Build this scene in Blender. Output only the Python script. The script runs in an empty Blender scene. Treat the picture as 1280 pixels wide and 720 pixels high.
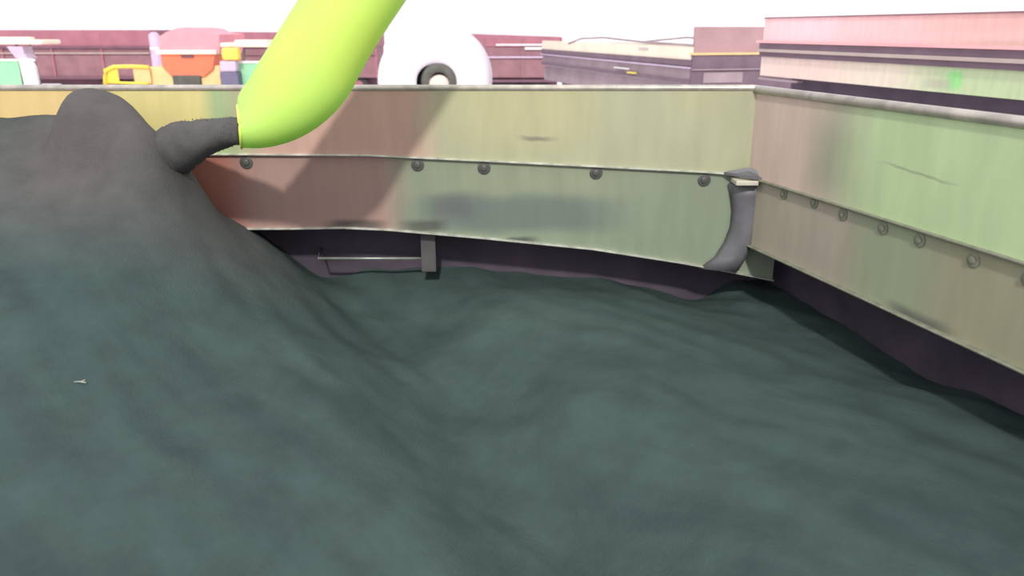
import bpy, bmesh, math, random
import numpy as np
from mathutils import Vector, Matrix, noise as mnoise
random.seed(4); rng = np.random.default_rng(4)
scn = bpy.context.scene; COL = scn.collection

# ------------------------------------------------------------ camera, sky, sun, exposure
F = 1000.0; CX, CY = 640.0, 360.0; CAMZ = 3.0
PITCH = math.atan(323.0 / F); CP, SP = math.cos(PITCH), math.sin(PITCH)
cam = bpy.data.objects.new('camera', bpy.data.cameras.new('camera')); COL.objects.link(cam)
cam.location = (0, 0, CAMZ); cam.rotation_euler = (math.pi / 2 - PITCH, 0, 0)
cam.data.sensor_width = 36; cam.data.lens = 36 * F / 1280
cam.data.clip_start = .05; cam.data.clip_end = 2000
cam.data.dof.use_dof = True; cam.data.dof.focus_distance = 3.9; cam.data.dof.aperture_fstop = 2.4
scn.camera = cam

w = bpy.data.worlds.new('sky'); scn.world = w; w.use_nodes = True
wn = w.node_tree.nodes; wl = w.node_tree.links; wn.clear()
wo = wn.new('ShaderNodeOutputWorld'); wb = wn.new('ShaderNodeBackground')
wt = wn.new('ShaderNodeTexCoord'); wnz = wn.new('ShaderNodeTexNoise'); wr = wn.new('ShaderNodeValToRGB')
wnz.inputs['Scale'].default_value = 2.2; wnz.inputs['Detail'].default_value = 3
wr.color_ramp.elements[0].position = .3; wr.color_ramp.elements[0].color = (.93, .88, .99, 1)
wr.color_ramp.elements[1].position = .62; wr.color_ramp.elements[1].color = (1, .985, 1, 1)
wl.new(wt.outputs['Generated'], wnz.inputs['Vector']); wl.new(wnz.outputs['Fac'], wr.inputs['Fac'])
wl.new(wr.outputs['Color'], wb.inputs['Color']); wb.inputs['Strength'].default_value = 1.25
wl.new(wb.outputs['Background'], wo.inputs['Surface'])

sun = bpy.data.objects.new('sun_offscreen', bpy.data.lights.new('sun_offscreen', 'SUN')); COL.objects.link(sun)
sun.data.energy = 2.5; sun.data.angle = math.radians(3); sun.data.color = (1, .96, .88)
SUN_DIR = Vector((.02, .70, -.50)).normalized()
sun.rotation_euler = SUN_DIR.to_track_quat('-Z', 'Y').to_euler()

vs = scn.view_settings
vs.view_transform = 'Standard'; vs.look = 'None'; vs.gamma = 1; vs.exposure = 0.0; vs.use_curve_mapping = False

# ------------------------------------------------------------ coordinate helpers
def ray(x, y):
    u = (x - CX) / F; v = (CY - y) / F
    return u, CP + v * SP, -SP + v * CP
def P(x, y, Y):                      # point of the plane at distance Y
    u, a, b = ray(x, y); t = Y / a
    return Vector((u * t, Y, CAMZ + b * t))
WD = Vector((-.276, 1, 0)).normalized()          # direction shared by the end wall and the parked trailers
WN = Vector((1, .276, 0)).normalized()           # its normal, pointing away from the load
XC, YB = 1.19, 4.0                               # corner of the trailer
def PR(x, y, off=0.0):               # point on the end wall (moved out by off)
    u, a, b = ray(x, y)
    t = (WN.x * XC + WN.y * YB + off) / (WN.x * u + WN.y * a)
    return Vector((u * t, a * t, CAMZ + b * t))
def along(s, z, off=0.0):            # s metres towards the camera from the corner
    p = Vector((XC, YB, 0)) - WD * s + WN * off
    return Vector((p.x, p.y, z))

# ------------------------------------------------------------ materials
def newmat(name):
    m = bpy.data.materials.new(name); m.use_nodes = True
    return m, m.node_tree.nodes, m.node_tree.links, m.node_tree.nodes['Principled BSDF']
def mat(name, col, rough=.6, var=.12, scale=6, metal=0, bump=0, stretch=(1, 1, 1), bscale=None):
    m, n, l, b = newmat(name)
    tc = n.new('ShaderNodeTexCoord'); mp = n.new('ShaderNodeMapping'); mp.inputs['Scale'].default_value = stretch
    nz = n.new('ShaderNodeTexNoise'); nz.inputs['Scale'].default_value = scale; nz.inputs['Detail'].default_value = 5
    r = n.new('ShaderNodeValToRGB')
    r.color_ramp.elements[0].position = .3; r.color_ramp.elements[1].position = .7
    r.color_ramp.elements[0].color = (*[c * (1 - var) for c in col], 1)
    r.color_ramp.elements[1].color = (*[min(1, c * (1 + var)) for c in col], 1)
    l.new(tc.outputs['Object'], mp.inputs['Vector']); l.new(mp.outputs['Vector'], nz.inputs['Vector'])
    l.new(nz.outputs['Fac'], r.inputs['Fac']); l.new(r.outputs['Color'], b.inputs['Base Color'])
    b.inputs['Roughness'].default_value = rough; b.inputs['Metallic'].default_value = metal
    if bump:
        n2 = n.new('ShaderNodeTexNoise'); n2.inputs['Scale'].default_value = bscale or scale * 6
        n2.inputs['Detail'].default_value = 4
        bp = n.new('ShaderNodeBump'); bp.inputs['Strength'].default_value = bump; bp.inputs['Distance'].default_value = .02
        l.new(mp.outputs['Vector'], n2.inputs['Vector']); l.new(n2.outputs['Fac'], bp.inputs['Height'])
        l.new(bp.outputs['Normal'], b.inputs['Normal'])
    return m

def sheet_mat(name, base, patches, rough=.55):
    """Worn painted sheet metal: a base paint, soft patches of other paint, rust, dirt and shadow tint.
    patch = (colour, centre, half size, lean, softness, amount); centre and size in metres (along, up)."""
    m, n, l, b = newmat(name)
    uv = n.new('ShaderNodeUVMap'); uv.uv_map = 'sheet'
    nz = n.new('ShaderNodeTexNoise'); nz.inputs['Scale'].default_value = 3.2; nz.inputs['Detail'].default_value = 4
    l.new(uv.outputs['UV'], nz.inputs['Vector'])
    # wobble the coordinates so that patch edges look worn
    sub = n.new('ShaderNodeVectorMath'); sub.operation = 'SUBTRACT'; sub.inputs[1].default_value = (.5, .5, .5)
    sc = n.new('ShaderNodeVectorMath'); sc.operation = 'SCALE'; sc.inputs['Scale'].default_value = .08
    ad = n.new('ShaderNodeVectorMath'); ad.operation = 'ADD'
    l.new(nz.outputs['Color'], sub.inputs[0]); l.new(sub.outputs[0], sc.inputs[0])
    l.new(uv.outputs['UV'], ad.inputs[0]); l.new(sc.outputs[0], ad.inputs[1])
    sep = n.new('ShaderNodeSeparateXYZ'); l.new(ad.outputs[0], sep.inputs[0])
    cur = None
    rgb = n.new('ShaderNodeRGB'); rgb.outputs[0].default_value = (*base, 1); cur = rgb.outputs[0]
    for col, (cx, cy), (hx, hy), lean, soft, amt in patches:
        def mth(op, a, c):
            q = n.new('ShaderNodeMath'); q.operation = op
            for i, v in enumerate((a, c)):
                if isinstance(v, (int, float)): q.inputs[i].default_value = v
                else: l.new(v, q.inputs[i])
            return q.outputs[0]
        dy = mth('SUBTRACT', sep.outputs['Y'], cy)
        dx = mth('SUBTRACT', mth('SUBTRACT', sep.outputs['X'], cx), mth('MULTIPLY', dy, lean))
        ax = mth('ABSOLUTE', mth('DIVIDE', dx, hx), 0); ay = mth('ABSOLUTE', mth('DIVIDE', dy, hy), 0)
        d = mth('POWER', mth('ADD', mth('POWER', ax, 4.0), mth('POWER', ay, 4.0)), .25)
        mr = n.new('ShaderNodeMapRange'); mr.interpolation_type = 'SMOOTHSTEP'
        mr.inputs['From Min'].default_value = 1 + soft; mr.inputs['From Max'].default_value = 1 - soft
        mr.inputs['To Min'].default_value = 0; mr.inputs['To Max'].default_value = amt
        l.new(d, mr.inputs['Value'])
        mx = n.new('ShaderNodeMix'); mx.data_type = 'RGBA'
        l.new(mr.outputs[0], mx.inputs['Factor']); l.new(cur, mx.inputs['A']); mx.inputs['B'].default_value = (*col, 1)
        cur = mx.outputs['Result']
    # fine mottling and vertical streaks
    mp = n.new('ShaderNodeMapping'); mp.inputs['Scale'].default_value = (9, 1.6, 1); l.new(uv.outputs['UV'], mp.inputs['Vector'])
    n2 = n.new('ShaderNodeTexNoise'); n2.inputs['Scale'].default_value = 1.5; n2.inputs['Detail'].default_value = 6
    l.new(mp.outputs['Vector'], n2.inputs['Vector'])
    mr = n.new('ShaderNodeMapRange'); mr.inputs['From Min'].default_value = .3; mr.inputs['From Max'].default_value = .7
    mr.inputs['To Min'].default_value = .93; mr.inputs['To Max'].default_value = 1.06
    l.new(n2.outputs['Fac'], mr.inputs['Value'])
    mul = n.new('ShaderNodeVectorMath'); mul.operation = 'SCALE'
    l.new(cur, mul.inputs[0]); l.new(mr.outputs[0], mul.inputs['Scale'])
    l.new(mul.outputs[0], b.inputs['Base Color'])
    b.inputs['Roughness'].default_value = rough; b.inputs['Metallic'].default_value = .0
    bp = n.new('ShaderNodeBump'); bp.inputs['Strength'].default_value = .12; bp.inputs['Distance'].default_value = .02
    l.new(nz.outputs['Fac'], bp.inputs['Height']); l.new(bp.outputs['Normal'], b.inputs['Normal'])
    return m

M = {}
M['ground'] = mat('pale_dust_ground', (.80, .76, .74), .95, .06, 1.5)
M['rail'] = mat('rail_metal', (.50, .46, .42), .38, .25, 14, .35)
M['strip'] = mat('edge_metal', (.55, .56, .50), .35, .3, 18, .4)
M['bolt'] = mat('bolt_steel', (.10, .10, .095), .5, .2, 30, .3)
M['bolt_grey'] = mat('bolt_grey', (.24, .25, .19), .55, .2, 30, .2)
M['post'] = mat('post_steel', (.135, .135, .15), .5, .2, 9, .2)
M['cap'] = mat('post_cap', (.55, .53, .44), .5, .1, 9)
M['dark'] = mat('shaded_purple_paint', (.075, .058, .085), .8, .25, 5)  # body purple with part of the recess shade put into the colour
M['dark2'] = mat('dark_bracket', (.08, .075, .08), .7, .2, 8)
M['rod'] = mat('rod_metal', (.33, .36, .33), .35, .2, 20, .4)
M['spout_rim'] = mat('spout_rim', (.72, .92, .16), .4, .05, 8)
M['maroon'] = mat('maroon_paint', (.34, .13, .175), .7, .12, 2)
M['mauve'] = mat('mauve_paint', (.26, .13, .155), .7, .15, 2)
M['dkmaroon'] = mat('dark_maroon', (.16, .075, .11), .7, .15, 2)
M['paleband'] = mat('pale_band', (.85, .66, .72), .6, .06, 3)
M['drumwhite'] = mat('drum_white', (.74, .69, .77), .55, .03, 2)
M['rose'] = mat('rose_paint', (.84, .31, .37), .6, .08, 2)
M['white'] = mat('white_paint', (.84, .83, .85), .5, .04, 2)
M['lilac'] = mat('lilac_paint', (.55, .44, .60), .6, .08, 3)
M['navy'] = mat('navy_paint', (.13, .12, .20), .6, .15, 3)
M['shade'] = mat('shaded_violet_paint', (.09, .07, .105), .8, .2, 3)  # chassis violet, its colour darkened for some of the shade under the boards
M['dimrail'] = mat('beige_rail', (.46, .37, .35), .6, .1, 3)
M['tyre'] = mat('tyre_rubber', (.05, .045, .05), .85, .2, 8)
M['hub'] = mat('pale_hub', (.70, .58, .52), .6, .12, 4)
M['darkring'] = mat('dark_ring', (.10, .10, .09), .8, .2, 5)
M['cream'] = mat('cream_paint', (.86, .76, .62), .6, .06, 2)
M['lettering'] = mat('mark_paint', (.45, .36, .40), .6, .1, 4)
M['violet'] = mat('violet_grey', (.17, .115, .155), .7, .15, 3)
M['grey'] = mat('mauve_grey', (.33, .255, .29), .7, .15, 2)
M['brown'] = mat('rose_brown', (.39, .245, .265), .7, .1, 2)
M['pink'] = mat('pink_paint', (.86, .44, .46), .6, .08, 1.6)
M['orange'] = mat('orange_red_paint', (.85, .19, .10), .5, .08, 3)
M['tan'] = mat('yellow_tan_paint', (.80, .55, .27), .6, .1, 3)
M['yellow'] = mat('yellow_paint', (.85, .68, .10), .5, .08, 3)
M['seed'] = mat('seed_shell', (.085, .085, .08), .8, .3, 20)
def glass_mat():
    m, n, l, b = newmat('green_glass')
    nz = n.new('ShaderNodeTexNoise'); nz.inputs['Scale'].default_value = 2
    r = n.new('ShaderNodeValToRGB'); r.color_ramp.elements[0].color = (.34, .80, .50, 1); r.color_ramp.elements[1].color = (.48, .88, .58, 1)
    l.new(nz.outputs['Fac'], r.inputs['Fac']); l.new(r.outputs['Color'], b.inputs['Base Color'])
    b.inputs['Roughness'].default_value = .12; b.inputs['Transmission Weight'].default_value = .35
    return m
M['glass'] = glass_mat()
def spout_mat():
    m, n, l, b = newmat('lime_plastic')
    tc = n.new('ShaderNodeTexCoord'); nz = n.new('ShaderNodeTexNoise'); nz.inputs['Scale'].default_value = 2.5
    r = n.new('ShaderNodeValToRGB'); r.color_ramp.elements[0].position = .35; r.color_ramp.elements[1].position = .65
    r.color_ramp.elements[0].color = (.72, .99, .27, 1); r.color_ramp.elements[1].color = (.82, .98, .24, 1)
    l.new(tc.outputs['Object'], nz.inputs['Vector']); l.new(nz.outputs['Fac'], r.inputs['Fac'])
    l.new(r.outputs['Color'], b.inputs['Base Color']); b.inputs['Roughness'].default_value = .45
    tr = n.new('ShaderNodeBsdfTranslucent'); l.new(r.outputs['Color'], tr.inputs['Color'])
    mx = n.new('ShaderNodeMixShader'); mx.inputs[0].default_value = .42
    l.new(b.outputs[0], mx.inputs[1]); l.new(tr.outputs[0], mx.inputs[2])
    l.new(mx.outputs[0], n['Material Output'].inputs['Surface'])
    return m
M['spout'] = spout_mat()
def grain_mat():
    m, n, l, b = newmat('dark_loose_grain')
    tc = n.new('ShaderNodeTexCoord')
    big = n.new('ShaderNodeTexNoise'); big.inputs['Scale'].default_value = .9; big.inputs['Detail'].default_value = 3
    mr_ = n.new('ShaderNodeMapping'); mr_.inputs['Rotation'].default_value = (0, 0, math.radians(38)); mp = n.new('ShaderNodeMapping'); mp.inputs['Scale'].default_value = (.8, 4.2, 1)
    st = n.new('ShaderNodeTexNoise'); st.inputs['Scale'].default_value = 1.6; st.inputs['Detail'].default_value = 5
    fine = n.new('ShaderNodeTexNoise'); fine.inputs['Scale'].default_value = 90; fine.inputs['Detail'].default_value = 3
    l.new(tc.outputs['Object'], big.inputs['Vector']); l.new(tc.outputs['Object'], mr_.inputs['Vector']); l.new(mr_.outputs['Vector'], mp.inputs['Vector'])
    l.new(mp.outputs['Vector'], st.inputs['Vector']); l.new(tc.outputs['Object'], fine.inputs['Vector'])
    r = n.new('ShaderNodeValToRGB'); e = r.color_ramp.elements
    e[0].position = .32; e[0].color = (.038, .062, .062, 1); e[1].position = .7; e[1].color = (.062, .096, .089, 1)
    a = n.new('ShaderNodeMath'); a.operation = 'ADD'; h = n.new('ShaderNodeMath'); h.operation = 'MULTIPLY'; h.inputs[1].default_value = .5
    l.new(big.outputs['Fac'], a.inputs[0]); l.new(st.outputs['Fac'], a.inputs[1]); l.new(a.outputs[0], h.inputs[0])
    l.new(h.outputs[0], r.inputs['Fac'])
    # poured grain and the heap around it are mixed towards a paler grey
    at = n.new('ShaderNodeAttribute'); at.attribute_name = 'fresh'
    mx = n.new('ShaderNodeMix'); mx.data_type = 'RGBA'; mx.inputs['B'].default_value = (.100, .094, .094, 1)
    l.new(at.outputs['Fac'], mx.inputs['Factor']); l.new(r.outputs['Color'], mx.inputs['A'])
    l.new(r.outputs['Color'], mx.inputs['A'])
    mid = n.new('ShaderNodeTexNoise'); mid.inputs['Scale'].default_value = 5.5; mid.inputs['Detail'].default_value = 6; mid.inputs['Roughness'].default_value = .65
    l.new(tc.outputs['Object'], mid.inputs['Vector'])
    mm = n.new('ShaderNodeMapRange'); mm.inputs['From Min'].default_value = .3; mm.inputs['From Max'].default_value = .68
    mm.inputs['To Min'].default_value = .84; mm.inputs['To Max'].default_value = 1.12; l.new(mid.outputs['Fac'], mm.inputs['Value'])
    ml = n.new('ShaderNodeVectorMath'); ml.operation = 'SCALE'; l.new(mx.outputs['Result'], ml.inputs[0]); l.new(mm.outputs[0], ml.inputs['Scale'])
    l.new(ml.outputs[0], b.inputs['Base Color']); b.inputs['Roughness'].default_value = .95
    b.inputs['Specular IOR Level'].default_value = .2
    bp = n.new('ShaderNodeBump'); bp.inputs['Strength'].default_value = .35; bp.inputs['Distance'].default_value = .01
    l.new(fine.outputs['Fac'], bp.inputs['Height']); l.new(bp.outputs['Normal'], b.inputs['Normal'])
    return m
M['grain'] = grain_mat()

# sheet paints: UV = (metres along the wall, height)
UPB = sheet_mat('upper_side_sheet_paint', (0.376, 0.395, 0.263), [
    ((0.620, 0.470, 0.207), (-2.25, 2.75), (.75, .9), 0, .25, 1),        # ochre
    ((0.620, 0.545, 0.235), (-1.72, 2.6), (.30, .9), 0, .25, 1),         # yellow
    ((0.338, 0.442, 0.226), (-1.37, 2.6), (.12, .9), 0, .4, 1),          # green
    ((0.500, 0.315, 0.270), (-.86, 2.55), (.45, 1.2), 0, .3, 1),    # pink tint of the spout's shadow, put into the sheet colour
    ((0.451, 0.423, 0.254), (.05, 2.72), (.33, .28), 0, .45, .9),        # tan
    ((0.395, 0.376, 0.235), (.92, 2.72), (.14, .12), 0, .5, .6),
    ((0.188, 0.169, 0.141), (.13, 2.49), (.07, .010), 0, .8, .8),
])
LOB = sheet_mat('lower_side_sheet_paint', (0.224, 0.272, 0.196), [
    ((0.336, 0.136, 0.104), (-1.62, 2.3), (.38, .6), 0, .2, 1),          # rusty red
    ((0.345, 0.220, 0.195), (-.98, 2.22), (.40, .7), 0, .3, 1),       # mauve shadow tint of spout and stream, painted in
    ((0.264, 0.296, 0.200), (.1, 2.3), (.5, .1), 0, .6, .7),
    ((0.128, 0.160, 0.148), (.02, 2.10), (.48, .09), 0, .4, .8),       # dirt smear
    ((0.096, 0.104, 0.120), (-.30, 2.14), (.12, .06), 0, .7, .6),
    ((0.048, 0.048, 0.048), (-.80, 2.035), (.14, .03), 0, .5, .8),       # caked dust on the ledge
    ((0.048, 0.048, 0.048), (-.45, 2.035), (.10, .03), 0, .6, .7),
    ((0.040, 0.040, 0.048), (.02, 1.95), (.10, .022), 0, .5, .8),
])
UPR = sheet_mat('upper_end_sheet_paint', (.50, .45, .36), [
    ((.62, .48, .43), (.22, 2.55), (.34, .6), -.15, .5, 1),        # pinkish
    ((.33, .34, .25), (.66, 2.48), (.18, .16), 0, .7, .8),
    ((.50, .65, .37), (1.30, 2.6), (.55, .5), 0, .35, 1),          # green
    ((.22, .24, .17), (1.12, 2.50), (.16, .005), 0, .6, .5),      # crease
])
LOR = sheet_mat('lower_end_sheet_paint', (0.370, 0.339, 0.273), [
    ((0.422, 0.370, 0.308), (.45, 2.1), (.35, .5), 0, .5, .8),
    ((0.317, 0.378, 0.246), (1.05, 2.1), (.22, .5), 0, .6, .9),
    ((0.334, 0.334, 0.220), (1.5, 2.1), (.25, .5), 0, .5, .9),
    ((0.088, 0.097, 0.097), (1.22, 1.95), (.14, .03), 0, .6, .8),
])

# ------------------------------------------------------------ mesh helpers
def link(name, bm, m, parent=None, smooth=False):
    me = bpy.data.meshes.new(name); bmesh.ops.recalc_face_normals(bm, faces=bm.faces[:]); bm.to_mesh(me); bm.free()
    me.materials.append(m)
    if smooth:
        for p in me.polygons: p.use_smooth = True
    o = bpy.data.objects.new(name, me); COL.objects.link(o)
    if parent:
        o.parent = parent; o.location = -Vector(parent.location)
        if parent.parent: o.location = Vector((0, 0, 0)) if parent.type == 'MESH' else o.location
    return o
def sub(name, bm, m, part, smooth=False):       # sub-part of a mesh part: shares the part's frame
    o = link(name, bm, m, None, smooth); o.parent = part; return o
def thing(name, loc, label, cat, group=None):
    o = bpy.data.objects.new(name, None); COL.objects.link(o); o.location = loc; o.empty_display_size = .2
    o['label'] = label; o['category'] = cat
    if group: o['group'] = group
    return o
def prism(bm, pts, off):                         # polygon pts extruded by vector off
    a = [bm.verts.new(p) for p in pts]; c = [bm.verts.new(Vector(p) + off) for p in pts]
    n = len(pts); bm.faces.new(a); bm.faces.new(c[::-1])
    for i in range(n): bm.faces.new((a[i], c[i], c[(i + 1) % n], a[(i + 1) % n]))
def box(bm, lo, hi, ax=None, bevel=0):           # ax = (origin, ex, ey) puts the box into a turned frame
    lo = Vector(lo); hi = Vector(hi); vs_ = []
    for z in (lo.z, hi.z):
        for (x, y) in ((lo.x, lo.y), (hi.x, lo.y), (hi.x, hi.y), (lo.x, hi.y)):
            p = Vector((x, y, z))
            if ax: p = ax[0] + ax[1] * x + ax[2] * y + Vector((0, 0, z))
            vs_.append(bm.verts.new(p))
    f = [bm.faces.new([vs_[i] for i in q]) for q in ((0, 3, 2, 1), (4, 5, 6, 7), (0, 1, 5, 4), (1, 2, 6, 5), (2, 3, 7, 6), (3, 0, 4, 7))]
    if bevel:
        es = list({e for q in f for e in q.edges})
        bmesh.ops.bevel(bm, geom=es, offset=bevel, segments=2, affect='EDGES', profile=.6)
def tube(bm, pts, rad, seg=10, cap=True):
    pts = [Vector(p) for p in pts]; rings = []
    rad = rad if isinstance(rad, (list, tuple)) else [rad] * len(pts)
    for i, p in enumerate(pts):
        d = (pts[min(i + 1, len(pts) - 1)] - pts[max(i - 1, 0)]).normalized()
        up = Vector((0, 0, 1)) if abs(d.z) < .9 else Vector((0, 1, 0))
        s = d.cross(up).normalized(); t = s.cross(d)
        rings.append([bm.verts.new(p + (s * math.cos(a) + t * math.sin(a)) * rad[i]) for a in [2 * math.pi * k / seg for k in range(seg)]])
    for a, c in zip(rings, rings[1:]):
        for k in range(seg): bm.faces.new((a[k], a[(k + 1) % seg], c[(k + 1) % seg], c[k]))
    if cap: bm.faces.new(rings[0][::-1]); bm.faces.new(rings[-1])
def lathe(bm, prof, origin, axis, seg=24):       # prof = [(radius, distance along axis)], closed at radius 0
    axis = Vector(axis).normalized(); up = Vector((0, 0, 1)) if abs(axis.z) < .9 else Vector((0, 1, 0))
    s = axis.cross(up).normalized(); t = s.cross(axis); o = Vector(origin); rings = []
    for r, h in prof:
        if r < 1e-6: rings.append([bm.verts.new(o + axis * h)])
        else: rings.append([bm.verts.new(o + axis * h + (s * math.cos(a) + t * math.sin(a)) * r) for a in [2 * math.pi * k / seg for k in range(seg)]])
    for a, c in zip(rings, rings[1:]):
        for k in range(seg):
            k2 = (k + 1) % seg
            if len(a) == 1: bm.faces.new((a[0], c[k2], c[k]))
            elif len(c) == 1: bm.faces.new((a[k], a[k2], c[0]))
            else: bm.faces.new((a[k], a[k2], c[k2], c[k]))
def boxpart(name, lo, hi, m, parent, ax=None, bevel=0):
    bm = bmesh.new(); box(bm, lo, hi, ax, bevel); return link(name, bm, m, parent)

# ------------------------------------------------------------ ground
bm = bmesh.new(); box(bm, (-300, -200, -.3), (300, 400, 0))
g = link('ground', bm, M['ground']); g['kind'] = 'structure'
g['label'] = 'pale dusty yard ground under the trailers'; 

# ------------------------------------------------------------ the trailer that is being filled
XL = -5.4
TR = thing('grain_trailer', (-2.0, 2.4, 0), 'open steel trailer box with worn green and rust-red sheet walls, filled with dark grain', 'trailer')
def interp(pts, x):
    xs = [p[0] for p in pts]; ys = [p[1] for p in pts]
    return float(np.interp(x, xs, ys))
top_z = P(500, 110, YB).z
seam_px = [(-800, 192), (300, 193), (400, 193.5), (460, 194), (520, 197), (605, 201), (745, 208), (880, 215), (930, 219), (950, 222)]
lip_px = [(-800, 284), (300, 286), (370, 285.5), (430, 284.5), (485, 287), (600, 297), (740, 311), (850, 328), (900, 337), (966, 350)]
seam_w = [P(x, y, YB) for x, y in seam_px]; lip_w = [P(x, y, YB) for x, y in lip_px]
seam_w[0].x = XL; lip_w[0].x = XL; seam_w[-1].x = XC + .005
def sheet(name, polys, off, m, uvf):
    bm = bmesh.new()
    for q in polys: prism(bm, q, off)
    bmesh.ops.remove_doubles(bm, verts=bm.verts[:], dist=1e-4)
    uvl = bm.loops.layers.uv.new('sheet')
    for f in bm.faces:
        for lp in f.loops: lp[uvl].uv = uvf(lp.vert.co)
    return link(name, bm, m, TR)
def strip_polys(up, lo):                         # quads between two polylines sampled at common x
    xs = sorted({round(p.x, 4) for p in up} | {round(p.x, 4) for p in lo})
    xs = [x for x in xs if x <= min(up[-1].x, lo[-1].x) + 1e-3]
    return [[(a, YB, interp([(p.x, p.z) for p in lo], a)), (c, YB, interp([(p.x, p.z) for p in lo], c)),
             (c, YB, interp([(p.x, p.z) for p in up], c)), (a, YB, interp([(p.x, p.z) for p in up], a))] for a, c in zip(xs, xs[1:])]
toppl = [Vector((XL, YB, top_z)), Vector((XC + .005, YB, top_z))]
xz = lambda c: (c.x, c.z)
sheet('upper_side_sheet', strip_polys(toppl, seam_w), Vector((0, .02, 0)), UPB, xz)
seam_ext = seam_w + [Vector((lip_w[-1].x, YB, seam_w[-1].z - .05))]
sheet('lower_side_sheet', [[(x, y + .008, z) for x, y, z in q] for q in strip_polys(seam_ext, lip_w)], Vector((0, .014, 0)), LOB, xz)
def ribbon(name, pts, h, d, m, dirn, parent=TR):  # square bar along a polyline, standing d proud along dirn
    bm = bmesh.new(); dirn = Vector(dirn)
    rings = []
    for p in pts:
        p = Vector(p)
        rings.append([bm.verts.new(p + dirn * a + Vector((0, 0, b))) for a, b in ((-.01, h / 2), (d * .7, h / 2), (d, h * .2), (d, -h * .2), (d * .7, -h / 2), (-.01, -h / 2))])
    for a, c in zip(rings, rings[1:]):
        for k in range(6): bm.faces.new((a[k], a[(k + 1) % 6], c[(k + 1) % 6], c[k]))
    bm.faces.new(rings[0]); bm.faces.new(rings[-1][::-1])
    return link(name, bm, m, parent)
ribbon('seam_strip', [p + Vector((0, 0, 0)) for p in seam_w], .010, .016, M['strip'], (0, -1, 0))
ribbon('lip_strip', lip_w, .010, .018, M['strip'], (0, -1, 0))

# end wall (turned towards the camera's right)
SR = 3.6
zt = PR(950, 112).z; zs = PR(946, 224).z; zl = PR(945, 311).z
def rwall(name, z0, z1, off, m):
    q = [along(-.012, z0, off), along(SR, z0, off), along(SR, z1, off), along(-.012, z1, off)]
    return sheet(name, [q], WN * .014, m, lambda c: ((Vector((XC, YB, 0)) - Vector((c.x, c.y, 0))).dot(WD), c.z))
rwall('upper_end_sheet', zs, zt, 0, UPR); rwall('lower_end_sheet', zl, zs, .010, LOR)
ribbon('seam_strip', [along(0, zs), along(SR, zs)], .012, .014, M['bolt_grey'], -WN)
ribbon('lip_strip', [along(.0, zl), along(SR, zl)], .010, .014, M['bolt_grey'], -WN)
# top rails
bm = bmesh.new(); tube(bm, [(XL, YB + .006, top_z), (XC - .02, YB + .006, top_z), (XC + .02, YB - .01, zt)], .0155, 12)
link('top_rail', bm, M['rail'], TR, True)
bm = bmesh.new(); tube(bm, [along(-.02, zt), along(SR, zt)], .020, 12)
link('top_rail', bm, M['rail'], TR, True)
# bolts
def bolt_mesh():
    bm = bmesh.new()
    lathe(bm, [(0, -.002), (.031, -.002), (.033, .004), (.027, .006), (.017, .007), (.016, .012), (.010, .014), (0, .0145)], (0, 0, 0), (0, 0, 1), 14)
    me = bpy.data.meshes.new('bolt'); bmesh.ops.recalc_face_normals(bm, faces=bm.faces[:]); bm.to_mesh(me); bm.free(); me.materials.append(M['bolt']); return me
bme = bolt_mesh(); bme2 = bme.copy(); bme2.materials[0] = M['bolt_grey']
def bolt(p, nrm, me, s=1):
    o = bpy.data.objects.new('bolt', me); COL.objects.link(o); o.parent = TR
    o.location = Vector(p) - TR.location; o.rotation_euler = Vector(nrm).to_track_quat('Z', 'Y').to_euler(); o.scale = (s, s, s)
for x, y in ((-70, 203), (60, 203), (308, 203), (522, 206), (605, 210), (745, 216), (880, 225)): bolt(P(x, y, YB + .008), (0, -1, 0), bme)
for x, y in ((980, 242), (1018, 253), (1054, 268), (1104, 285), (1150, 300), (1217, 325), (1286, 349)): bolt(PR(x, y, .010), -WN, bme2, .85)
# corner post: dark trough that bends away at its foot, under a pale cap plate
bm = bmesh.new()
LE = [(911, 229), (914, 245), (916, 262), (914, 282), (906, 302), (893, 322), (874, 336)]
RE = [(952, 229), (948, 245), (946, 262), (944, 282), (940, 302), (932, 322), (922, 338)]
rows = []
for (lx, ly), (rx, ry) in zip(LE, RE):
    a_ = P(lx, ly, YB - .004); b_ = P(rx, ry, YB - .05); row = []
    for k in range(7):
        t = k / 6; q = a_.lerp(b_, t); q.y -= .022 * math.sin(math.pi * t); row.append(bm.verts.new(q))
    rows.append(row)
for a_, b_ in zip(rows, rows[1:]):
    for k in range(6): bm.faces.new((a_[k], a_[k + 1], b_[k + 1], b_[k]))
po = link('corner_post', bm, M['post'], TR, True)
pm = po.modifiers.new('thickness', 'SOLIDIFY'); pm.thickness = .008
bm = bmesh.new(); c = P(931, 227, YB - .065); box(bm, (c.x - .055, c.y - .05, c.z - .012), (c.x + .055, c.y + .06, c.z + .012), None, .006)
link('post_cap', bm, M['cap'], TR)
bm = bmesh.new(); a = P(905, 215, YB - .02); b_ = P(935, 209, YB - .05); d_ = P(972, 224, YB - .12)
prism(bm, [a, b_, d_, P(940, 221, YB - .11)], Vector((0, 0, -.012)))
link('corner_gusset', bm, M['post'], TR)
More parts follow.
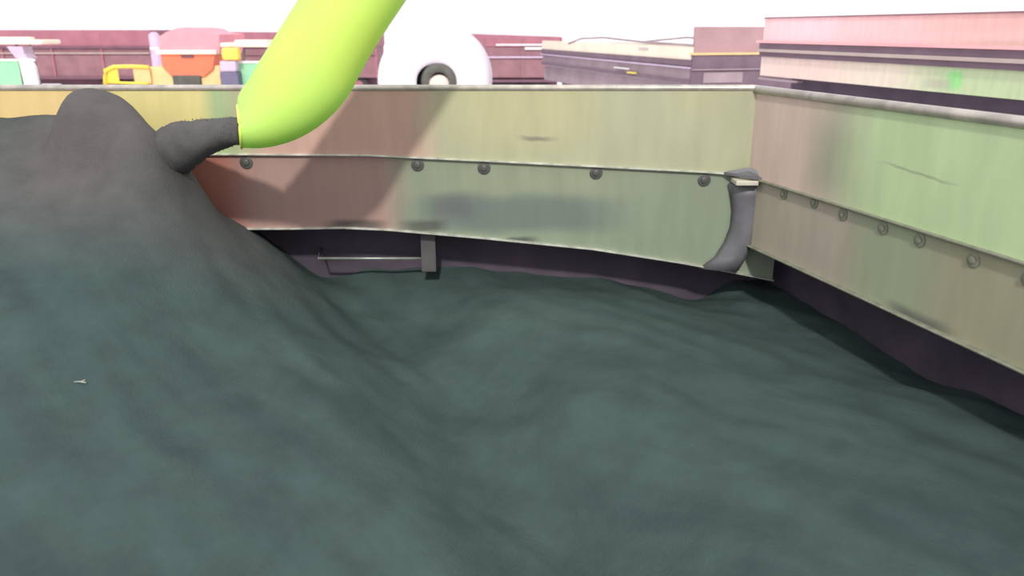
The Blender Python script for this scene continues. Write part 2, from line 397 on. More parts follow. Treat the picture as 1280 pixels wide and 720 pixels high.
# dark lower body, set back behind the sheets
RB = .30
LZ = 0.95
def recess_side():
    bm = bmesh.new(); y1 = YB + RB
    xe = XC + RB * .75
    box(bm, (XL, y1, LZ), (xe, y1 + .04, 2.16)); return link('lower_body_side', bm, M['dark'], TR)
recess_side()
bm = bmesh.new()
lz = [(p.x, p.z) for p in lip_w]
for (x0, x1) in zip([p.x for p in lip_w[:-1]], [p.x for p in lip_w[1:]]):
    prism(bm, [(x0, YB + .023, interp(lz, x0) + .02), (x1, YB + .023, interp(lz, x1) + .02), (x1, YB + RB, interp(lz, x1) + .05), (x0, YB + RB, interp(lz, x0) + .05)], Vector((0, 0, .015)))
link('lip_ledge', bm, M['dark'], TR)
FR = (Vector((XC, YB, 0)), -WD, WN)
boxpart('lower_body_end', (-RB - .02, RB, LZ), (SR, RB + .04, zl + .12), M['dark'], TR, FR)
boxpart('lip_ledge', (-RB, .026, zl + .03), (SR, RB, zl + .045), M['dark'], TR, FR)
bm = bmesh.new(); tube(bm, [P(398, 323, YB + .09) + Vector((-.03, RB - .09, 0)), P(398, 323, YB + .09), P(528, 323, YB + .09)], .0075, 8); link('cross_rod', bm, M['rod'], TR, True)
c0 = P(526, 290, YB + .09); c1 = P(546, 338, YB + .09)
boxpart('bracket', (c0.x, YB + .06, c1.z), (c1.x, YB + .12, c0.z + .03), M['dark2'], TR, None, .006)
# the rest of the box: floor, near side, far end, chassis, wheels
YN = .55
bm = bmesh.new(); e0 = along((YB - YN) / WD.y, LZ - .05, RB); e1 = along(-RB / WD.y, LZ - .05, RB)
prism(bm, [(XL, YN, LZ - .05), (e0.x, YN, LZ - .05), (e1.x, YB + RB, LZ - .05), (XL, YB + RB, LZ - .05)], Vector((0, 0, .05))); link('box_floor', bm, M['dark'], TR)
boxpart('near_side_sheet', (XL, YN - .03, LZ), (2.1, YN, 2.0), M['maroon'], TR)
boxpart('far_end_sheet', (XL - .03, YN, LZ), (XL, YB + RB, top_z), M['maroon'], TR)
boxpart('chassis', (XL + .3, 1.2, .55), (1.2, 3.4, LZ - .05), M['bolt'], TR)
for x in (-4.2, -2.9, .2):
    for y in (1.0, 3.6):
        bm = bmesh.new(); lathe(bm, [(0, -.13), (.26, -.13), (.30, -.15), (.41, -.15), (.45, -.1), (.45, .1), (.41, .15), (.30, .15), (.26, .13), (0, .13)], (x, y, .45), (0, 1, 0), 20)
        wh = link('wheel', bm, M['tyre'], TR, True)

# ------------------------------------------------------------ the grain
YR = YB + RB
cp = []
def c(x, y, Y): cp.append(P(x, y, Y))
for x in (-700, -400, -200, -60, 20, 65): c(x, 146, YB)
c(150, 152, YB); c(200, 190, YB); c(227, 236, YB); c(268, 262, YB); c(312, 288, YB); c(360, 320, YB + .06); c(402, 346, YR)
for x, y in ((450, 338), (500, 336), (560, 335), (640, 339), (710, 345), (780, 352), (820, 362), (858, 374), (885, 369), (910, 355), (935, 349)): c(x, y, YR)
for x, y in ((985, 366), (1030, 392), (1080, 424), (1130, 456), (1170, 481), (1225, 492), (1290, 524), (1400, 580)): cp.append(PR(x, y, RB))
# valley between the two slopes
for x, y, Y in ((440, 385, 3.95), (505, 440, 3.60), (575, 520, 3.06), (645, 610, 2.57), (705, 705, 2.20)): c(x, y, Y)
# settled heap
for x, y, Y in ((620, 400, 3.58), (760, 430, 3.25), (720, 520, 2.71), (900, 420, 3.38), (900, 520, 2.66), (1050, 520, 2.60), (1120, 620, 2.12), (850, 640, 2.20), (960, 720, 1.86), (1260, 720, 1.80), (1250, 600, 2.2)): c(x, y, Y)
# poured slope
for x, y, Y in ((-100, 250, 3.35), (60, 230, 3.52), (185, 240, 3.54), (150, 320, 3.13), (0, 400, 2.78), (300, 372, 3.27), (240, 480, 2.72), (400, 500, 2.68), (440, 450, 3.12), (0, 560, 2.27), (200, 620, 2.12), (0, 720, 1.88), (350, 720, 1.92), (520, 640, 2.16), (-300, 720, 1.9), (-500, 420, 2.75)): c(x, y, Y)
for X in (-5, -3.5, -2, -1, 0, 1, 2): cp.append(Vector((X, .7, 1.35)))
A = np.array([(p.x, p.y) for p in cp]); Z = np.array([p.z for p in cp])
def tps(r): return np.where(r > 1e-9, r * r * np.log(r + 1e-12), 0)
n = len(A); K = tps(np.linalg.norm(A[:, None] - A[None], axis=2)) + np.eye(n) * 2e-5
Pm = np.c_[np.ones(n), A]; S = np.zeros((n + 3, n + 3)); S[:n, :n] = K; S[:n, n:] = Pm; S[n:, :n] = Pm.T
sol = np.linalg.solve(S, np.r_[Z, 0, 0, 0])
xs = np.arange(XL + .01, XC + 1.3, .022); ys = np.r_[np.arange(YN + .01, YB - .005, .022), YB + .006, YB + .012, np.arange(YB + .03, YR - .006, .022), YR - .001]
gx, gy = np.meshgrid(xs, ys); q = np.c_[gx.ravel(), gy.ravel()]
gz = np.zeros(len(q))
for i in range(0, len(q), 20000):
    qq = q[i:i + 20000]; gz[i:i + 20000] = tps(np.linalg.norm(qq[:, None] - A[None], axis=2)) @ sol[:n] + np.c_[np.ones(len(qq)), qq] @ sol[n:]
gz = gz.reshape(gx.shape)
# fresh heap piling up under the pour
mc = P(130, 128, 3.72)
rr = np.sqrt(((gx - mc.x) / .25) ** 2 + ((gy - mc.y) / .17) ** 2)
base = float(np.interp(mc.x, [0], [0]))
ix = np.abs(xs - mc.x).argmin(); iy = np.abs(ys - mc.y).argmin()
peak = P(130, 120, 3.72).z
gz0 = gz; dome = gz0 + (peak - gz0[iy, ix]) * np.exp(-rr ** 4.6)
m2 = P(186, 165, 3.64)
rr = np.sqrt(((gx - m2.x) / .21) ** 2 + ((gy - m2.y) / .23) ** 2)
ix = np.abs(xs - m2.x).argmin(); iy = np.abs(ys - m2.y).argmin()
knoll = gz0 + (P(186, 167, 3.64).z - gz0[iy, ix]) * np.exp(-rr ** 3.2)
kk = 26.0
gz = np.log(np.exp(kk * (dome - gz0)) + np.exp(kk * (knoll - gz0)) - 1) / kk + gz0
# uneven relief: slides and small rills
for j in range(gx.shape[0]):
    for i in range(gx.shape[1]):
        x, y = gx[j, i], gy[j, i]
        gz[j, i] += .016 * mnoise.noise(Vector((x * 2.3, y * 2.3, 1))) + .007 * mnoise.noise(Vector((x * 7, y * 7, 4))) \
            + .020 * mnoise.noise(Vector(((x * .7 + y * .7) * 7, (x * .7 - y * .7) * 1.6, 9))) + .003 * mnoise.noise(Vector((x * 22, y * 22, 2)))
lipz = np.interp(xs, [p[0] for p in lz], [p[1] for p in lz]) - .01
gz = np.where(gy > YB + .009, np.minimum(gz, lipz[None, :]), gz)
inside = (gx * WN.x + gy * WN.y) < (WN.x * XC + WN.y * YB + RB + .03)
idx = -np.ones(gx.shape, int); verts = []; fresh = []
for j in range(gx.shape[0]):
    for i in range(gx.shape[1]):
        if inside[j, i]:
            idx[j, i] = len(verts); verts.append((gx[j, i], gy[j, i], gz[j, i]))
            d = math.hypot((gx[j, i] - mc.x) / 1.0, (gy[j, i] - mc.y) / .75)
            fresh.append(max(0, min(1, 1.45 - 1.5 * d)))
faces = []
for j in range(gx.shape[0] - 1):
    for i in range(gx.shape[1] - 1):
        k = (idx[j, i], idx[j, i + 1], idx[j + 1, i + 1], idx[j + 1, i])
        if min(k) >= 0: faces.append(k)
me = bpy.data.meshes.new('grain_heap'); me.from_pydata(verts, [], faces); me.materials.append(M['grain'])
at = me.attributes.new('fresh', 'FLOAT', 'POINT'); at.data.foreach_set('value', fresh)
for p in me.polygons: p.use_smooth = True
gh = bpy.data.objects.new('grain_heap', me); COL.objects.link(gh)
gh['kind'] = 'stuff'; gh['label'] = 'dark grey-green loose grain heaped inside the steel trailer'; gh['category'] = 'grain'
def ground_z(x, y):
    i = np.abs(xs - x).argmin(); j = np.abs(ys - y).argmin(); return float(gz[j, i])

t_ = None
for Yq in np.arange(1.6, 3.8, .005):
    p = P(100, 479, Yq)
    if p.z <= ground_z(p.x, p.y) + .004: t_ = p; break
STR = thing('straw_piece', t_, 'tiny pale straw sliver lying on the dark grain slope', 'straw')
bm = bmesh.new(); tube(bm, [t_ + Vector((-.026, .004, .003)), t_ + Vector((0, 0, .006)), t_ + Vector((.024, -.003, .003))], [.0025, .003, .002], 6); link('stalk', bm, M['rod'], STR)
bm = bmesh.new(); tube(bm, [t_ + Vector((.004, -.001, .006)), t_ + Vector((.012, .012, .007))], [.0018, .001], 5); link('husk', bm, M['cream'], STR)

# ------------------------------------------------------------ the lime spout
YS = 3.3
sec = [((610, -345), (715, -310), .165), ((505, -200), (620, -170), .172), ((432, -95), (563, -85), .178), ((372, 0), (508, 0), .18), ((342, 48), (478, 45), .18), ((322, 80), (456, 82), .18),
       ((309, 102), (434, 122), .178), ((303, 110), (406, 152), .172), ((299, 117), (376, 171), .165), ((297, 123), (348, 181), .158), ((296.5, 128), (324, 184.5), .152), ((297, 132), (302, 184), .145)]
SPT = thing('discharge_spout', P(440, 0, YS), 'bright lime yellow discharge spout pouring grain over the trailer wall', 'spout')
SEG = 32
def spring(L, R, b):
    p = P(*L, YS); r = P(*R, YS); m_ = (p + r) / 2; h = (r - p) / 2
    return [m_ + h * math.cos(2 * math.pi * k / SEG) + Vector((m_.x / m_.y, 1, 0)) * b * math.sin(2 * math.pi * k / SEG) for k in range(SEG)]
# smooth the section list with a Catmull-Rom pass
def cr(a, b, c_, d, t): return .5 * ((2 * b) + (c_ - a) * t + (2 * a - 5 * b + 4 * c_ - d) * t * t + (3 * b - a - 3 * c_ + d) * t ** 3)
flat = np.array([[*s[0], *s[1], s[2]] for s in sec]); fine = []
for i in range(len(flat) - 1):
    a, b, c2, d = flat[max(i - 1, 0)], flat[i], flat[i + 1], flat[min(i + 2, len(flat) - 1)]
    for t in (0, .34, .67): fine.append(cr(a, b, c2, d, t))
fine.append(flat[-1])
bm = bmesh.new(); rings = []
for s in fine: rings.append([bm.verts.new(p) for p in spring((s[0], s[1]), (s[2], s[3]), s[4])])
for a, b in zip(rings, rings[1:]):
    for k in range(SEG): bm.faces.new((a[k], a[(k + 1) % SEG], b[(k + 1) % SEG], b[k]))
so = link('spout_hood', bm, M['spout'], SPT, True)
sm = so.modifiers.new('thickness', 'SOLIDIFY'); sm.thickness = .012; sm.offset = -1
mouth = spring((fine[-1][0], fine[-1][1]), (fine[-1][2], fine[-1][3]), fine[-1][4])
bm = bmesh.new(); tube(bm, mouth + [mouth[0]], .006, 8, False); link('mouth_rim', bm, M['spout_rim'], SPT, True)
t0 = (P(610, -345, YS) + P(715, -310, YS)) / 2; dr = (t0 - (P(505, -200, YS) + P(620, -170, YS)) / 2).normalized()
bm = bmesh.new(); tube(bm, [t0 - dr * .12, t0 + dr * 1.2, t0 + dr * 1.6 + Vector((.5, 0, .05)), t0 + dr * 1.7 + Vector((3.4, 0, .1))], .15, 20); link('auger_tube', bm, M['spout'], SPT, True)
bm = bmesh.new(); tube(bm, [t0 - dr * .03, t0 + dr * .03], .185, 24); link('clamp_band', bm, M['strip'], SPT, True)

# ------------------------------------------------------------ grain pouring out of the mouth
path = [((304, 147), (305, 180), 3.31), ((282, 147), (285, 184), 3.37), ((257, 149), (264, 194), 3.46), ((232, 151), (247, 206), 3.56), ((210, 156), (232, 218), 3.67), ((186, 170), (214, 226), 3.80)]
bm = bmesh.new(); rings = []; SG = 20
pf = np.array([[*a, *b, Y] for a, b, Y in path]); pl = []
for i in range(len(pf) - 1):
    a, b, c2, d = pf[max(i - 1, 0)], pf[i], pf[i + 1], pf[min(i + 2, len(pf) - 1)]
    for t in np.linspace(0, 1, 8, endpoint=False): pl.append(cr(a, b, c2, d, t))
pl.append(pf[-1])
for n_, s in enumerate(pl):
    p = P(s[0], s[1], s[4]); r = P(s[2], s[3], s[4]); m_ = (p + r) / 2; h = (r - p) / 2; rg = []
    for k in range(SG):
        a = 2 * math.pi * k / SG
        v = m_ + h * math.cos(a) + Vector((0, 1, 0)) * (.085 + .0018 * n_) * math.sin(a)
        v += (v - m_) * .10 * mnoise.noise(Vector((v.x * 6, v.y * 14, v.z * 22))) + (v - m_) * .05 * mnoise.noise(v * 45)
        rg.append(bm.verts.new(v))
    rings.append(rg)
for a, b in zip(rings, rings[1:]):
    for k in range(SG): bm.faces.new((a[k], a[(k + 1) % SG], b[(k + 1) % SG], b[k]))
bm.faces.new(rings[0]); bm.faces.new(rings[-1][::-1])
# loose seeds flying round the stream
for k in range(700):
    s = pl[random.randrange(3, len(pl))]; p = P(s[0], s[1], s[4]); r = P(s[2], s[3], s[4]); m_ = (p + r) / 2; h = (r - p) / 2
    a = random.uniform(0, 6.283); e = random.uniform(.94, 1.07)
    v = m_ + h * math.cos(a) * e + Vector((0, 1, 0)) * .092 * math.sin(a) * e
    d1 = Vector([random.gauss(0, 1) for _ in range(3)]).normalized() * .004; d2 = Vector([random.gauss(0, 1) for _ in range(3)]).normalized() * .003
    d3 = d1.cross(d2).normalized() * .003
    t_ = [bm.verts.new(v + d1), bm.verts.new(v - d1), bm.verts.new(v + d2), bm.verts.new(v - d2 * .5 + d3)]
    for f in ((0, 1, 2), (0, 2, 3), (0, 3, 1), (1, 3, 2)): bm.faces.new([t_[i] for i in f])
st = link('grain_stream', bm, M['grain'], None, True)
st.data.attributes.new('fresh', 'FLOAT', 'POINT').data.foreach_set('value', [.9] * len(st.data.vertices))
st['kind'] = 'stuff'; st['label'] = 'dark grain stream shooting from the lime spout onto the heap'; st['category'] = 'grain'

# ------------------------------------------------------------ background things
def wheel(parent, x, y, r, wd, axis, hubm):
    bm = bmesh.new(); lathe(bm, [(0, -wd * .3), (r * .55, -wd * .35), (r * .6, -wd / 2), (r * .9, -wd / 2), (r, -wd * .3), (r, wd * .3), (r * .9, wd / 2), (r * .6, wd / 2), (r * .55, wd * .35), (0, wd * .3)], (x, y, r), axis, 24)
    t_ = link('wheel', bm, M['tyre'], parent, True)
    for s in (-1, 1):
        bm = bmesh.new(); lathe(bm, [(0, s * wd * .38), (r * .3, s * wd * .38), (r * .54, s * wd * .36), (r * .54, s * wd * .3)], (x, y, r), axis, 20); sub('wheel_hub', bm, hubm, t_)

# --- long maroon trailers standing in a row far behind
def maroon_trailer(x0, x1, Y, ty0, ty1, label, rails, paler):
    a = P(x0, ty0, Y); b = P(x1, ty1, Y)
    T = thing('maroon_trailer', ((a.x + b.x) / 2, Y + 1.2, 0), label, 'trailer')
    W = 2.4; zt_ = min(a.z, b.z)
    zmid = P(640, 58, Y).z; zlow = P(640, 97, Y).z
    bm = bmesh.new(); prism(bm, [(a.x, Y, zmid), (b.x, Y, zmid), (b.x, Y, b.z), (a.x, Y, a.z)], Vector((0, W, 0))); link('upper_board', bm, M['maroon'], T)
    boxpart('lower_board', (a.x + .05, Y + .04, zlow), (b.x - .05, Y + W - .04, zmid), M['mauve'], T)
    boxpart('chassis', (a.x + .15, Y + .55, .5), (b.x - .15, Y + W - .55, zlow), M['dkmaroon'], T)
    for (px0, px1, py, th, m) in rails:
        p = P(px0, py, Y); q = P(px1, py, Y)
        boxpart('side_rail', (p.x, Y - .06, p.z - th / 2), (q.x, Y + .02, p.z + th / 2), M[m], T)
    nst = max(3, int((b.x - a.x) / 1.9))
    for k in range(nst + 1):
        x = a.x + .06 + (b.x - a.x - .12) * k / nst
        boxpart('stake', (x - .05, Y - .012, zlow), (x + .05, Y + .01, min(a.z, b.z) - .05), M[paler], T)
    for x in (a.x + 1.0, a.x + 2.1, b.x - 2.1, b.x - 1.0):
        for y in (Y + .35, Y + W - .35): wheel(T, x, y, .5, .3, (0, 1, 0), M['maroon'])
    return T
maroon_trailer(-130, 187, 36, 37.5, 37.5, 'long maroon trailer behind the pale-roofed tractor with the white curved fender', [(-130, 187, 59, .10, 'dkmaroon'), (-130, 187, 66.5, .05, 'dimrail'), (-130, 187, 97, .12, 'dkmaroon')], 'maroon')
maroon_trailer(268, 470, 38, 40, 41, 'maroon trailer behind the lime spout and the tractor with the yellow box', [(268, 470, 58, .10, 'dkmaroon'), (268, 470, 68, .06, 'mauve')], 'maroon')
maroon_trailer(556, 703, 34, 41.5, 46.5, 'short maroon trailer with white side strips beside the big white drum', [(620, 699, 56, .07, 'paleband'), (656, 703, 60.5, .09, 'white'), (560, 699, 71.5, .06, 'lilac'), (560, 699, 101, .10, 'dkmaroon')], 'mauve')
# pale post in the gap of the row
PO = thing('pale_silo', P(192, 100, 34.6), 'narrow pale lilac silo between the maroon trailers', 'silo'); PO.location.z = 0
pc = P(192, 40, 34.6)
bm = bmesh.new(); lathe(bm, [(0, 0), (.22, 0), (.22, pc.z - .12), (.10, pc.z), (0, pc.z)], (pc.x, 34.6, 0), (0, 0, 1), 20); link('silo_shell', bm, M['lilac'], PO, True)
bm = bmesh.new(); lathe(bm, [(.215, pc.z - .7), (.235, pc.z - .68), (.235, pc.z - .62), (.215, pc.z - .6)], (pc.x, 34.6, 0), (0, 0, 1), 20); link('hoop', bm, M['white'], PO, True)

# --- tractors with pale roofs and green glass
def tractor(Y, rx0, rx1, ry, label, extras, pf=.36, D=1.5):
    k = Y / 1.04 / F
    a = P(rx0, ry, Y); b = P(rx1, ry, Y); cx = (a.x + b.x) / 2; wv = b.x - a.x
    T = thing('tractor', (cx, Y + .9, 0), label, 'tractor', )
    zr = a.z
    bm = bmesh.new(); box(bm, (a.x, Y - .1, zr - .07), (b.x, Y + D + .1, zr + .06), None, .05); rf = link('cab_roof', bm, M['cream'], T)
    bm = bmesh.new(); box(bm, (cx - wv * .3, Y + .3, zr + .04), (cx + wv * .3, Y + D - .3, zr + .14), None, .05); sub('roof_hump', bm, M['cream'], rf).location = (0, 0, 0)
    zg = zr - .55; zb = 1.25
    for sx in (-1, 1):
        for sy in (0, 1):
            x = cx + sx * wv * pf; y = Y + .1 + sy * (D - .2)
            bm = bmesh.new(); tube(bm, [(x + sx * .06, y, zb), (x + sx * .02, y, zg), (x - sx * .05, y, zr - .04)], .045, 8); link('cab_pillar', bm, M['grey'], T, True)
    boxpart('rear_window', (cx - wv * (pf - .03), Y + .10, zb + .05), (cx + wv * (pf - .03), Y + .13, zg), M['glass'], T)
    boxpart('window_bar', (cx - wv * .36, Y + .06, zg), (cx + wv * .36, Y + .12, zg + .06), M['white'], T)
    boxpart('cab_base', (cx - wv * .40, Y + .06, .75), (cx + wv * .40, Y + D, zb + .05), M['navy'], T, None, .04)
    boxpart('bonnet', (cx - .35, Y + D, .8), (cx + .35, Y + D + 1.7, 1.28), M['white'], T, None, .08)
    for sx in (-1, 1):
        wheel(T, cx + sx * (wv * .5 + .12), Y + .7, .68, .42, (1, 0, 0), M['yellow'])
        wheel(T, cx + sx * .65, Y + D + 1.3, .5, .3, (1, 0, 0), M['yellow'])
    boxpart('axle', (cx - wv * .5 - .12, Y + .62, .60), (cx + wv * .5 + .12, Y + .78, .78), M['bolt'], T)
    boxpart('axle', (cx - .65, Y + D + 1.22, .42), (cx + .65, Y + D + 1.38, .58), M['bolt'], T); boxpart('axle_block', (cx - .15, Y + D + 1.15, .5), (cx + .15, Y + D + 1.45, .84), M['bolt'], T)
    extras(T, cx, wv, zr, Y)
    return T
def ex1(T, cx, wv, zr, Y):                       # white fender panel curving down beside the window
    pts = [(23, 73), (37, 73), (43, 84), (47, 104), (47, 118), (32, 118), (30, 104), (26, 86)]
    bm = bmesh.new(); prism(bm, [P(x, y, Y - .05) for x, y in pts], Vector((0, .14, 0))); link('fender', bm, M['white'], T)
    bm = bmesh.new(); prism(bm, [P(x, y, Y - .06) for x, y in ((8, 58), (28, 58), (30, 67), (35, 73), (20, 73))], Vector((0, .5, 0))); link('roof_bracket', bm, M['lilac'], T)
tractor(25, -62, 54, 52.5, 'pale-roofed tractor with green glass and a white curved fender', ex1, .2, .9)
def ex2(T, cx, wv, zr, Y):
    p = P(278, 75, Y - .3); q = P(297, 60, Y - .3); bm = bmesh.new(); box(bm, (p.x, Y - .35, p.z), (q.x, Y, q.z), None, .08); link('lamp_box', bm, M['yellow'], T)
    p = P(275, 90, Y - .3); q = P(294, 76, Y - .3); bm = bmesh.new(); box(bm, (p.x, Y - .3, p.z), (q.x, Y + .1, q.z), None, .07); link('door_panel', bm, M['lilac'], T)
    p = P(277, 116, Y - .3); q = P(297, 90, Y - .3); bm = bmesh.new(); box(bm, (p.x, Y - .32, p.z), (q.x, Y + .1, q.z), None, .05); link('step_box', bm, M['navy'], T)
tractor(26, 276, 342, 56, 'pale-roofed tractor with a yellow lamp box and lilac door panel', ex2)

# --- red harvester
YH = 27.5
H = thing('harvester', P(236, 100, YH), 'red and pink harvester with a cream band above a tan body', 'harvester'); H.location.z = 0; H.location.y = YH + 1.5
def pb(name, x0, x1, y0, y1, d0, d1, m, T, Y, bev=0):
    p = P(x0, y1, Y); q = P(x1, y0, Y); bm = bmesh.new(); box(bm, (p.x, Y + d0, p.z), (q.x, Y + d1, q.z), None, bev); return link(name, bm, M[m], T)
bm = bmesh.new(); prism(bm, [P(x, y, YH) for x, y in ((199, 66), (199, 46), (208, 40), (220, 35.5), (232, 34), (246, 36), (256, 41), (274, 43), (274, 66))], Vector((0, 2.6, 0)))
tk = link('grain_tank', bm, M['rose'], H)
pb('cream_band', 196, 271, 62.5, 68, -.10, 2.6, 'cream', H, YH, .04)
bm = bmesh.new(); prism(bm, [P(x, y, YH) for x, y in ((201, 68), (268, 68), (266, 86), (255, 95), (214, 95), (203, 84))], Vector((0, 2.8, 0))); link('rear_hood', bm, M['orange'], H)
pb('exhaust_vent', 227, 242, 69, 72, -.04, .1, 'dkmaroon', H, YH)
pb('straw_outlet', 217, 250, 94, 108, -.02, .6, 'darkring', H, YH, .03)
pb('tan_body', 184, 216, 84, 122, .1, 3.0, 'tan', H, YH, .06); pb('tan_body', 250, 273, 82, 122, .1, 3.0, 'tan', H, YH, .06)
pb('body_floor', 184, 273, 108, 126, .1, 3.0, 'tan', H, YH, .04)
bm = bmesh.new(); tube(bm, [P(x, y, YH - .05) for x, y in ((186, 84), (165, 83), (142, 83.5), (134, 87), (131.5, 94), (131.5, 114))], .065, 10); tube(bm, [P(131.5, 103, YH - .05), P(186, 104.5, YH - .05)], .045, 8)
link('guard_rail', bm, M['yellow'], H, True)
pb('guard_panel', 132, 147, 86, 104, -.03, .03, 'yellow', H, YH, .01); pb('guard_panel', 169, 187, 85, 104, -.03, .03, 'tan', H, YH, .01)
for yy in (.9, 2.5):
    xa, xb = P(184, 100, YH).x - .24, P(273, 100, YH).x + .24
    wheel(H, xa, YH + yy, .5, .4, (1, 0, 0), M['yellow']); wheel(H, xb, YH + yy, .5, .4, (1, 0, 0), M['yellow'])
    boxpart('axle', (xa, YH + yy - .1, .40), (xb, YH + yy + .1, P(230, 124, YH).z), M['bolt'], H)

# --- big white drum
YD = 23.0; dc = P(541.5, 103, YD); R = P(613, 103, YD).x - dc.x; dc.z = R
DR = thing('white_drum', (dc.x, YD + 1.3, 0), 'huge white drum lying on its side with a dark ring around a pale hub', 'drum')
bm = bmesh.new(); lathe(bm, [(R * .30, .10), (R * .34, .03), (R * .62, -.02), (R * .90, .02), (R * .97, .12), (R, .3), (R, 2.4), (R * .95, 2.55), (0, 2.6)], dc, (0, 1, 0), 64); link('drum_shell', bm, M['drumwhite'], DR, True)
hc = Vector((P(549, 103, YD).x, YD, dc.z + .03))
bm = bmesh.new(); lathe(bm, [(R * .15, .02), (R * .17, -.06), (R * .29, -.05), (R * .33, .12), (R * .15, .14)], hc, (0, 1, 0), 40); link('hub_ring', bm, M['darkring'], DR, True)
bm = bmesh.new(); lathe(bm, [(0, -.10), (R * .12, -.10), (R * .185, -.05), (R * .185, .12)], hc + Vector((0, 0, -.12)), (0, 1, 0), 32); link('hub', bm, M['hub'], DR, True)

# --- cream sided trailer receding behind the corner
def frame_at(px, Y):
    u, a, b = ray(px, 60); return (Vector((u / a * Y, Y, 0)), -WD, WN)
FC = frame_at(866, 16.0); o0 = FC[0]
CT = thing('cream_trailer', o0, 'low trailer with cream side board, dark rails and a tall rose-brown end board', 'trailer')
L = 9.6
def zat(y, Y, px=866): return P(px, y, Y).z
def cb(name, s0, s1, n0, n1, z0, z1, m, bev=0): return boxpart(name, (s0, n0, z0), (s1, n1, z1), M[m], CT, FC, bev)
cb('side_board', -L, -.02, 0, .06, zat(75, 16), zat(58.5, 16), 'cream')
bm = bmesh.new(); pts = [o0 + WD * s + Vector((0, 0, zat(56.5, 16) + h)) for s, h in ((0, 0), (2.4, .03), (4.6, .10), (6.2, .06), (7.2, -.08))]; tube(bm, pts, .022, 8); link('top_rope', bm, M['grey'], CT, True)
bm = bmesh.new(); pts = [o0 + WD * s + WN * 2.2 + Vector((0, 0, zat(54, 16) + h)) for s, h in ((0, 0), (2.4, .03), (4.6, .06), (7.2, -.08))]; tube(bm, pts, .02, 8); link('top_rope', bm, M['grey'], CT, True)
cb('dark_rail', -L, 0, -.03, .06, zat(82.5, 16), zat(75, 16), 'violet')
cb('side_rail', -L, -.02, -.06, .04, zat(86, 16), zat(84, 16), 'lilac')
cb('lower_board', -L, 0, .02, .08, zat(100, 16), zat(82.5, 16), 'grey')
cb('sill_rail', -L, 0, -.02, .08, zat(105, 16), zat(100, 16), 'violet')
cb('load_floor', -L, 0, .08, 2.3, 1.55, 1.95, 'grey')
cb('far_side_board', -L, 0, 2.24, 2.3, 1.95, zat(62, 16), 'cream')
cb('chassis', -L + .3, -.3, .55, 1.75, .5, 1.55, 'violet')
cb('end_board', -.06, .0, .03, 2.28, zat(67, 16), zat(33.5, 16), 'brown')
cb('end_rail', -.06, .05, -.02, 2.3, zat(68.8, 16), zat(66.3, 16), 'tan')
cb('end_gate', -.05, .02, .0, 2.3, zat(118, 16), zat(68.8, 16), 'violet')
cb('gate_rail', .0, .06, .0, 2.3, zat(88, 16), zat(86.5, 16), 'grey')
cb('gate_panel', .0, .04, .25, 1.1, zat(104, 16), zat(91, 16), 'grey')
# faint stencilled mark on the side board
for i, (z0, z1) in enumerate(((.035, .055), (.0, .02))):
    zc = zat(66.5, 16) + .0
    cb('stencil_mark', -2.5, -2.0, -.004, .0, zc + z0, zc + z1, 'lettering')
cb('marker_lamp', -2.9, -2.5, -.10, -.02, zat(100.5, 16) , zat(98.5, 16) , 'yellow', .01)
cb('marker_plate', -3.7, -2.9, -.09, -.02, zat(95.2, 16), zat(93.7, 16), 'white', .01)
for s in (-1.2, -2.3, -5.8):
    for nn in (.35, 1.95):
        p = o0 + WD * (-s) + WN * nn; wheel(CT, p.x, p.y, .5, .3, WN, M['grey'])

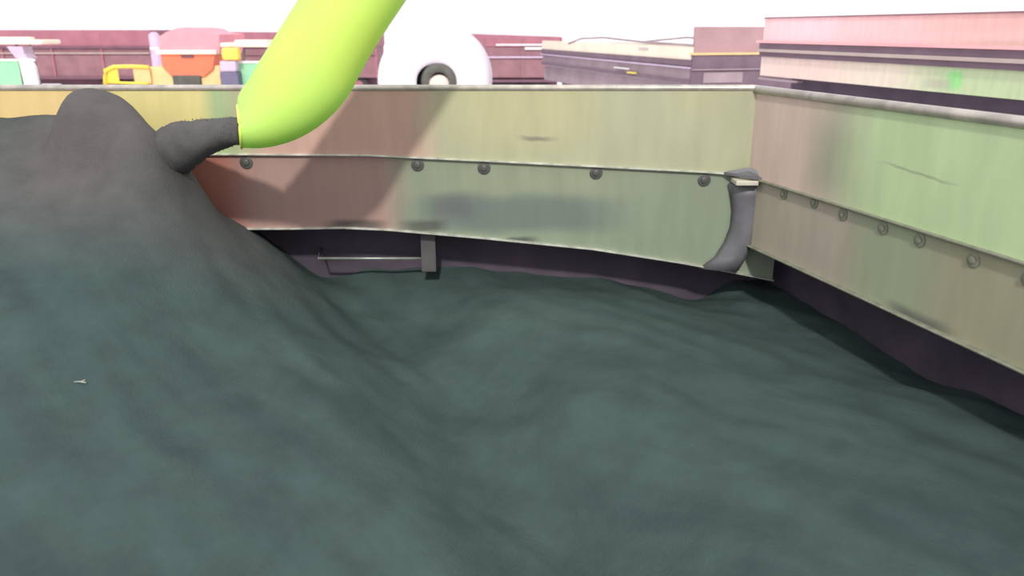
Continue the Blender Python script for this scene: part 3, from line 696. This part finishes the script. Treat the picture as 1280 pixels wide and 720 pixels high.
# --- pink trailer standing close on the other side of the end wall
FP = frame_at(953, 12.0); o1 = FP[0]
PT = thing('pink_trailer', o1, 'trailer with a tall pink upper board, grey rails and pale lower board', 'trailer')
def pp_(name, s0, s1, n0, n1, y0, y1, m, bev=0): return boxpart(name, (s0, n0, P(953, y1, 12).z), (s1, n1, P(953, y0, 12).z), m if not isinstance(m, str) else M[m], PT, FP, bev)
LP_ = 8.5
LOWB = sheet_mat('pale_board_paint', (.74, .66, .55), [
    ((.78, .60, .55), (.6, 2.5), (1.2, .5), 0, .4, .9), ((.46, .60, .34), (4.1, 2.5), (1.0, .6), 0, .5, .9), ((.28, .68, .24), (3.62, 2.5), (.10, .09), 0, .35, 1), ((.42, .40, .34), (3.4, 2.46), (.18, .05), 0, .6, .6)])
PINK = sheet_mat('pink_board_paint', (.93, .55, .56), [
    ((.95, .62, .68), (.9, 3.0), (.7, .3), 0, .6, .8), ((.50, .40, .34), (3.0, 2.78), (2.2, .055), 0, .5, .8), ((.56, .44, .37), (4.6, 2.82), (1.2, .10), 0, .6, .8), ((.75, .42, .36), (4, 3.05), (1, .1), 0, .7, .6)])
def psheet(name, y0, y1, m):
    bm = bmesh.new(); box(bm, (0, 0, P(953, y1, 12).z), (LP_, .05, P(953, y0, 12).z), FP)
    uvl = bm.loops.layers.uv.new('sheet')
    for f in bm.faces:
        for lp in f.loops: lp[uvl].uv = ((lp.vert.co - o1).dot(-WD), lp.vert.co.z)
    return link(name, bm, m, PT)
psheet('upper_board', 22.5, 52, PINK); psheet('lower_board', 70, 94, LOWB)
pp_('top_edge', 0, LP_, -.02, .06, 21.8, 23.2, 'mauve')
pp_('board_foot', -.10, LP_, -.05, .05, 50.5, 53.5, 'pink')
pp_('dark_rail', -.04, LP_, -.03, .08, 53.5, 61, 'violet')
pp_('side_rail', -.02, LP_, -.07, .05, 61, 64.5, 'dimrail')
pp_('dark_rail', -.02, LP_, -.03, .06, 64.5, 70.5, 'violet')
pp_('lower_body', .05, LP_, .50, 2.0, 93, 150, 'shade')
pp_('under_rail', 0, .9, -.02, .1, 96.5, 99, 'grey')
pp_('end_board', 0, .05, .05, 2.3, 22.5, 94, 'pink')
pp_('far_side_board', 0, LP_, 2.25, 2.3, 24, 94, 'pink')
pp_('load_floor', 0, LP_, .05, 2.25, 88, 92, 'grey')
for s in (1.2, 2.4, 6.8):
    for nn in (.4, 1.9):
        p = o1 - WD * s + WN * nn; wheel(PT, p.x, p.y, .5, .3, WN, M['pink'])
bm = bmesh.new(); bb = o1 - WD * 4 + WN * 1.15
box(bm, (.5, .56, .5), (LP_ - .3, 1.74, P(953, 150, 12).z), FP); link('chassis', bm, M['violet'], PT)
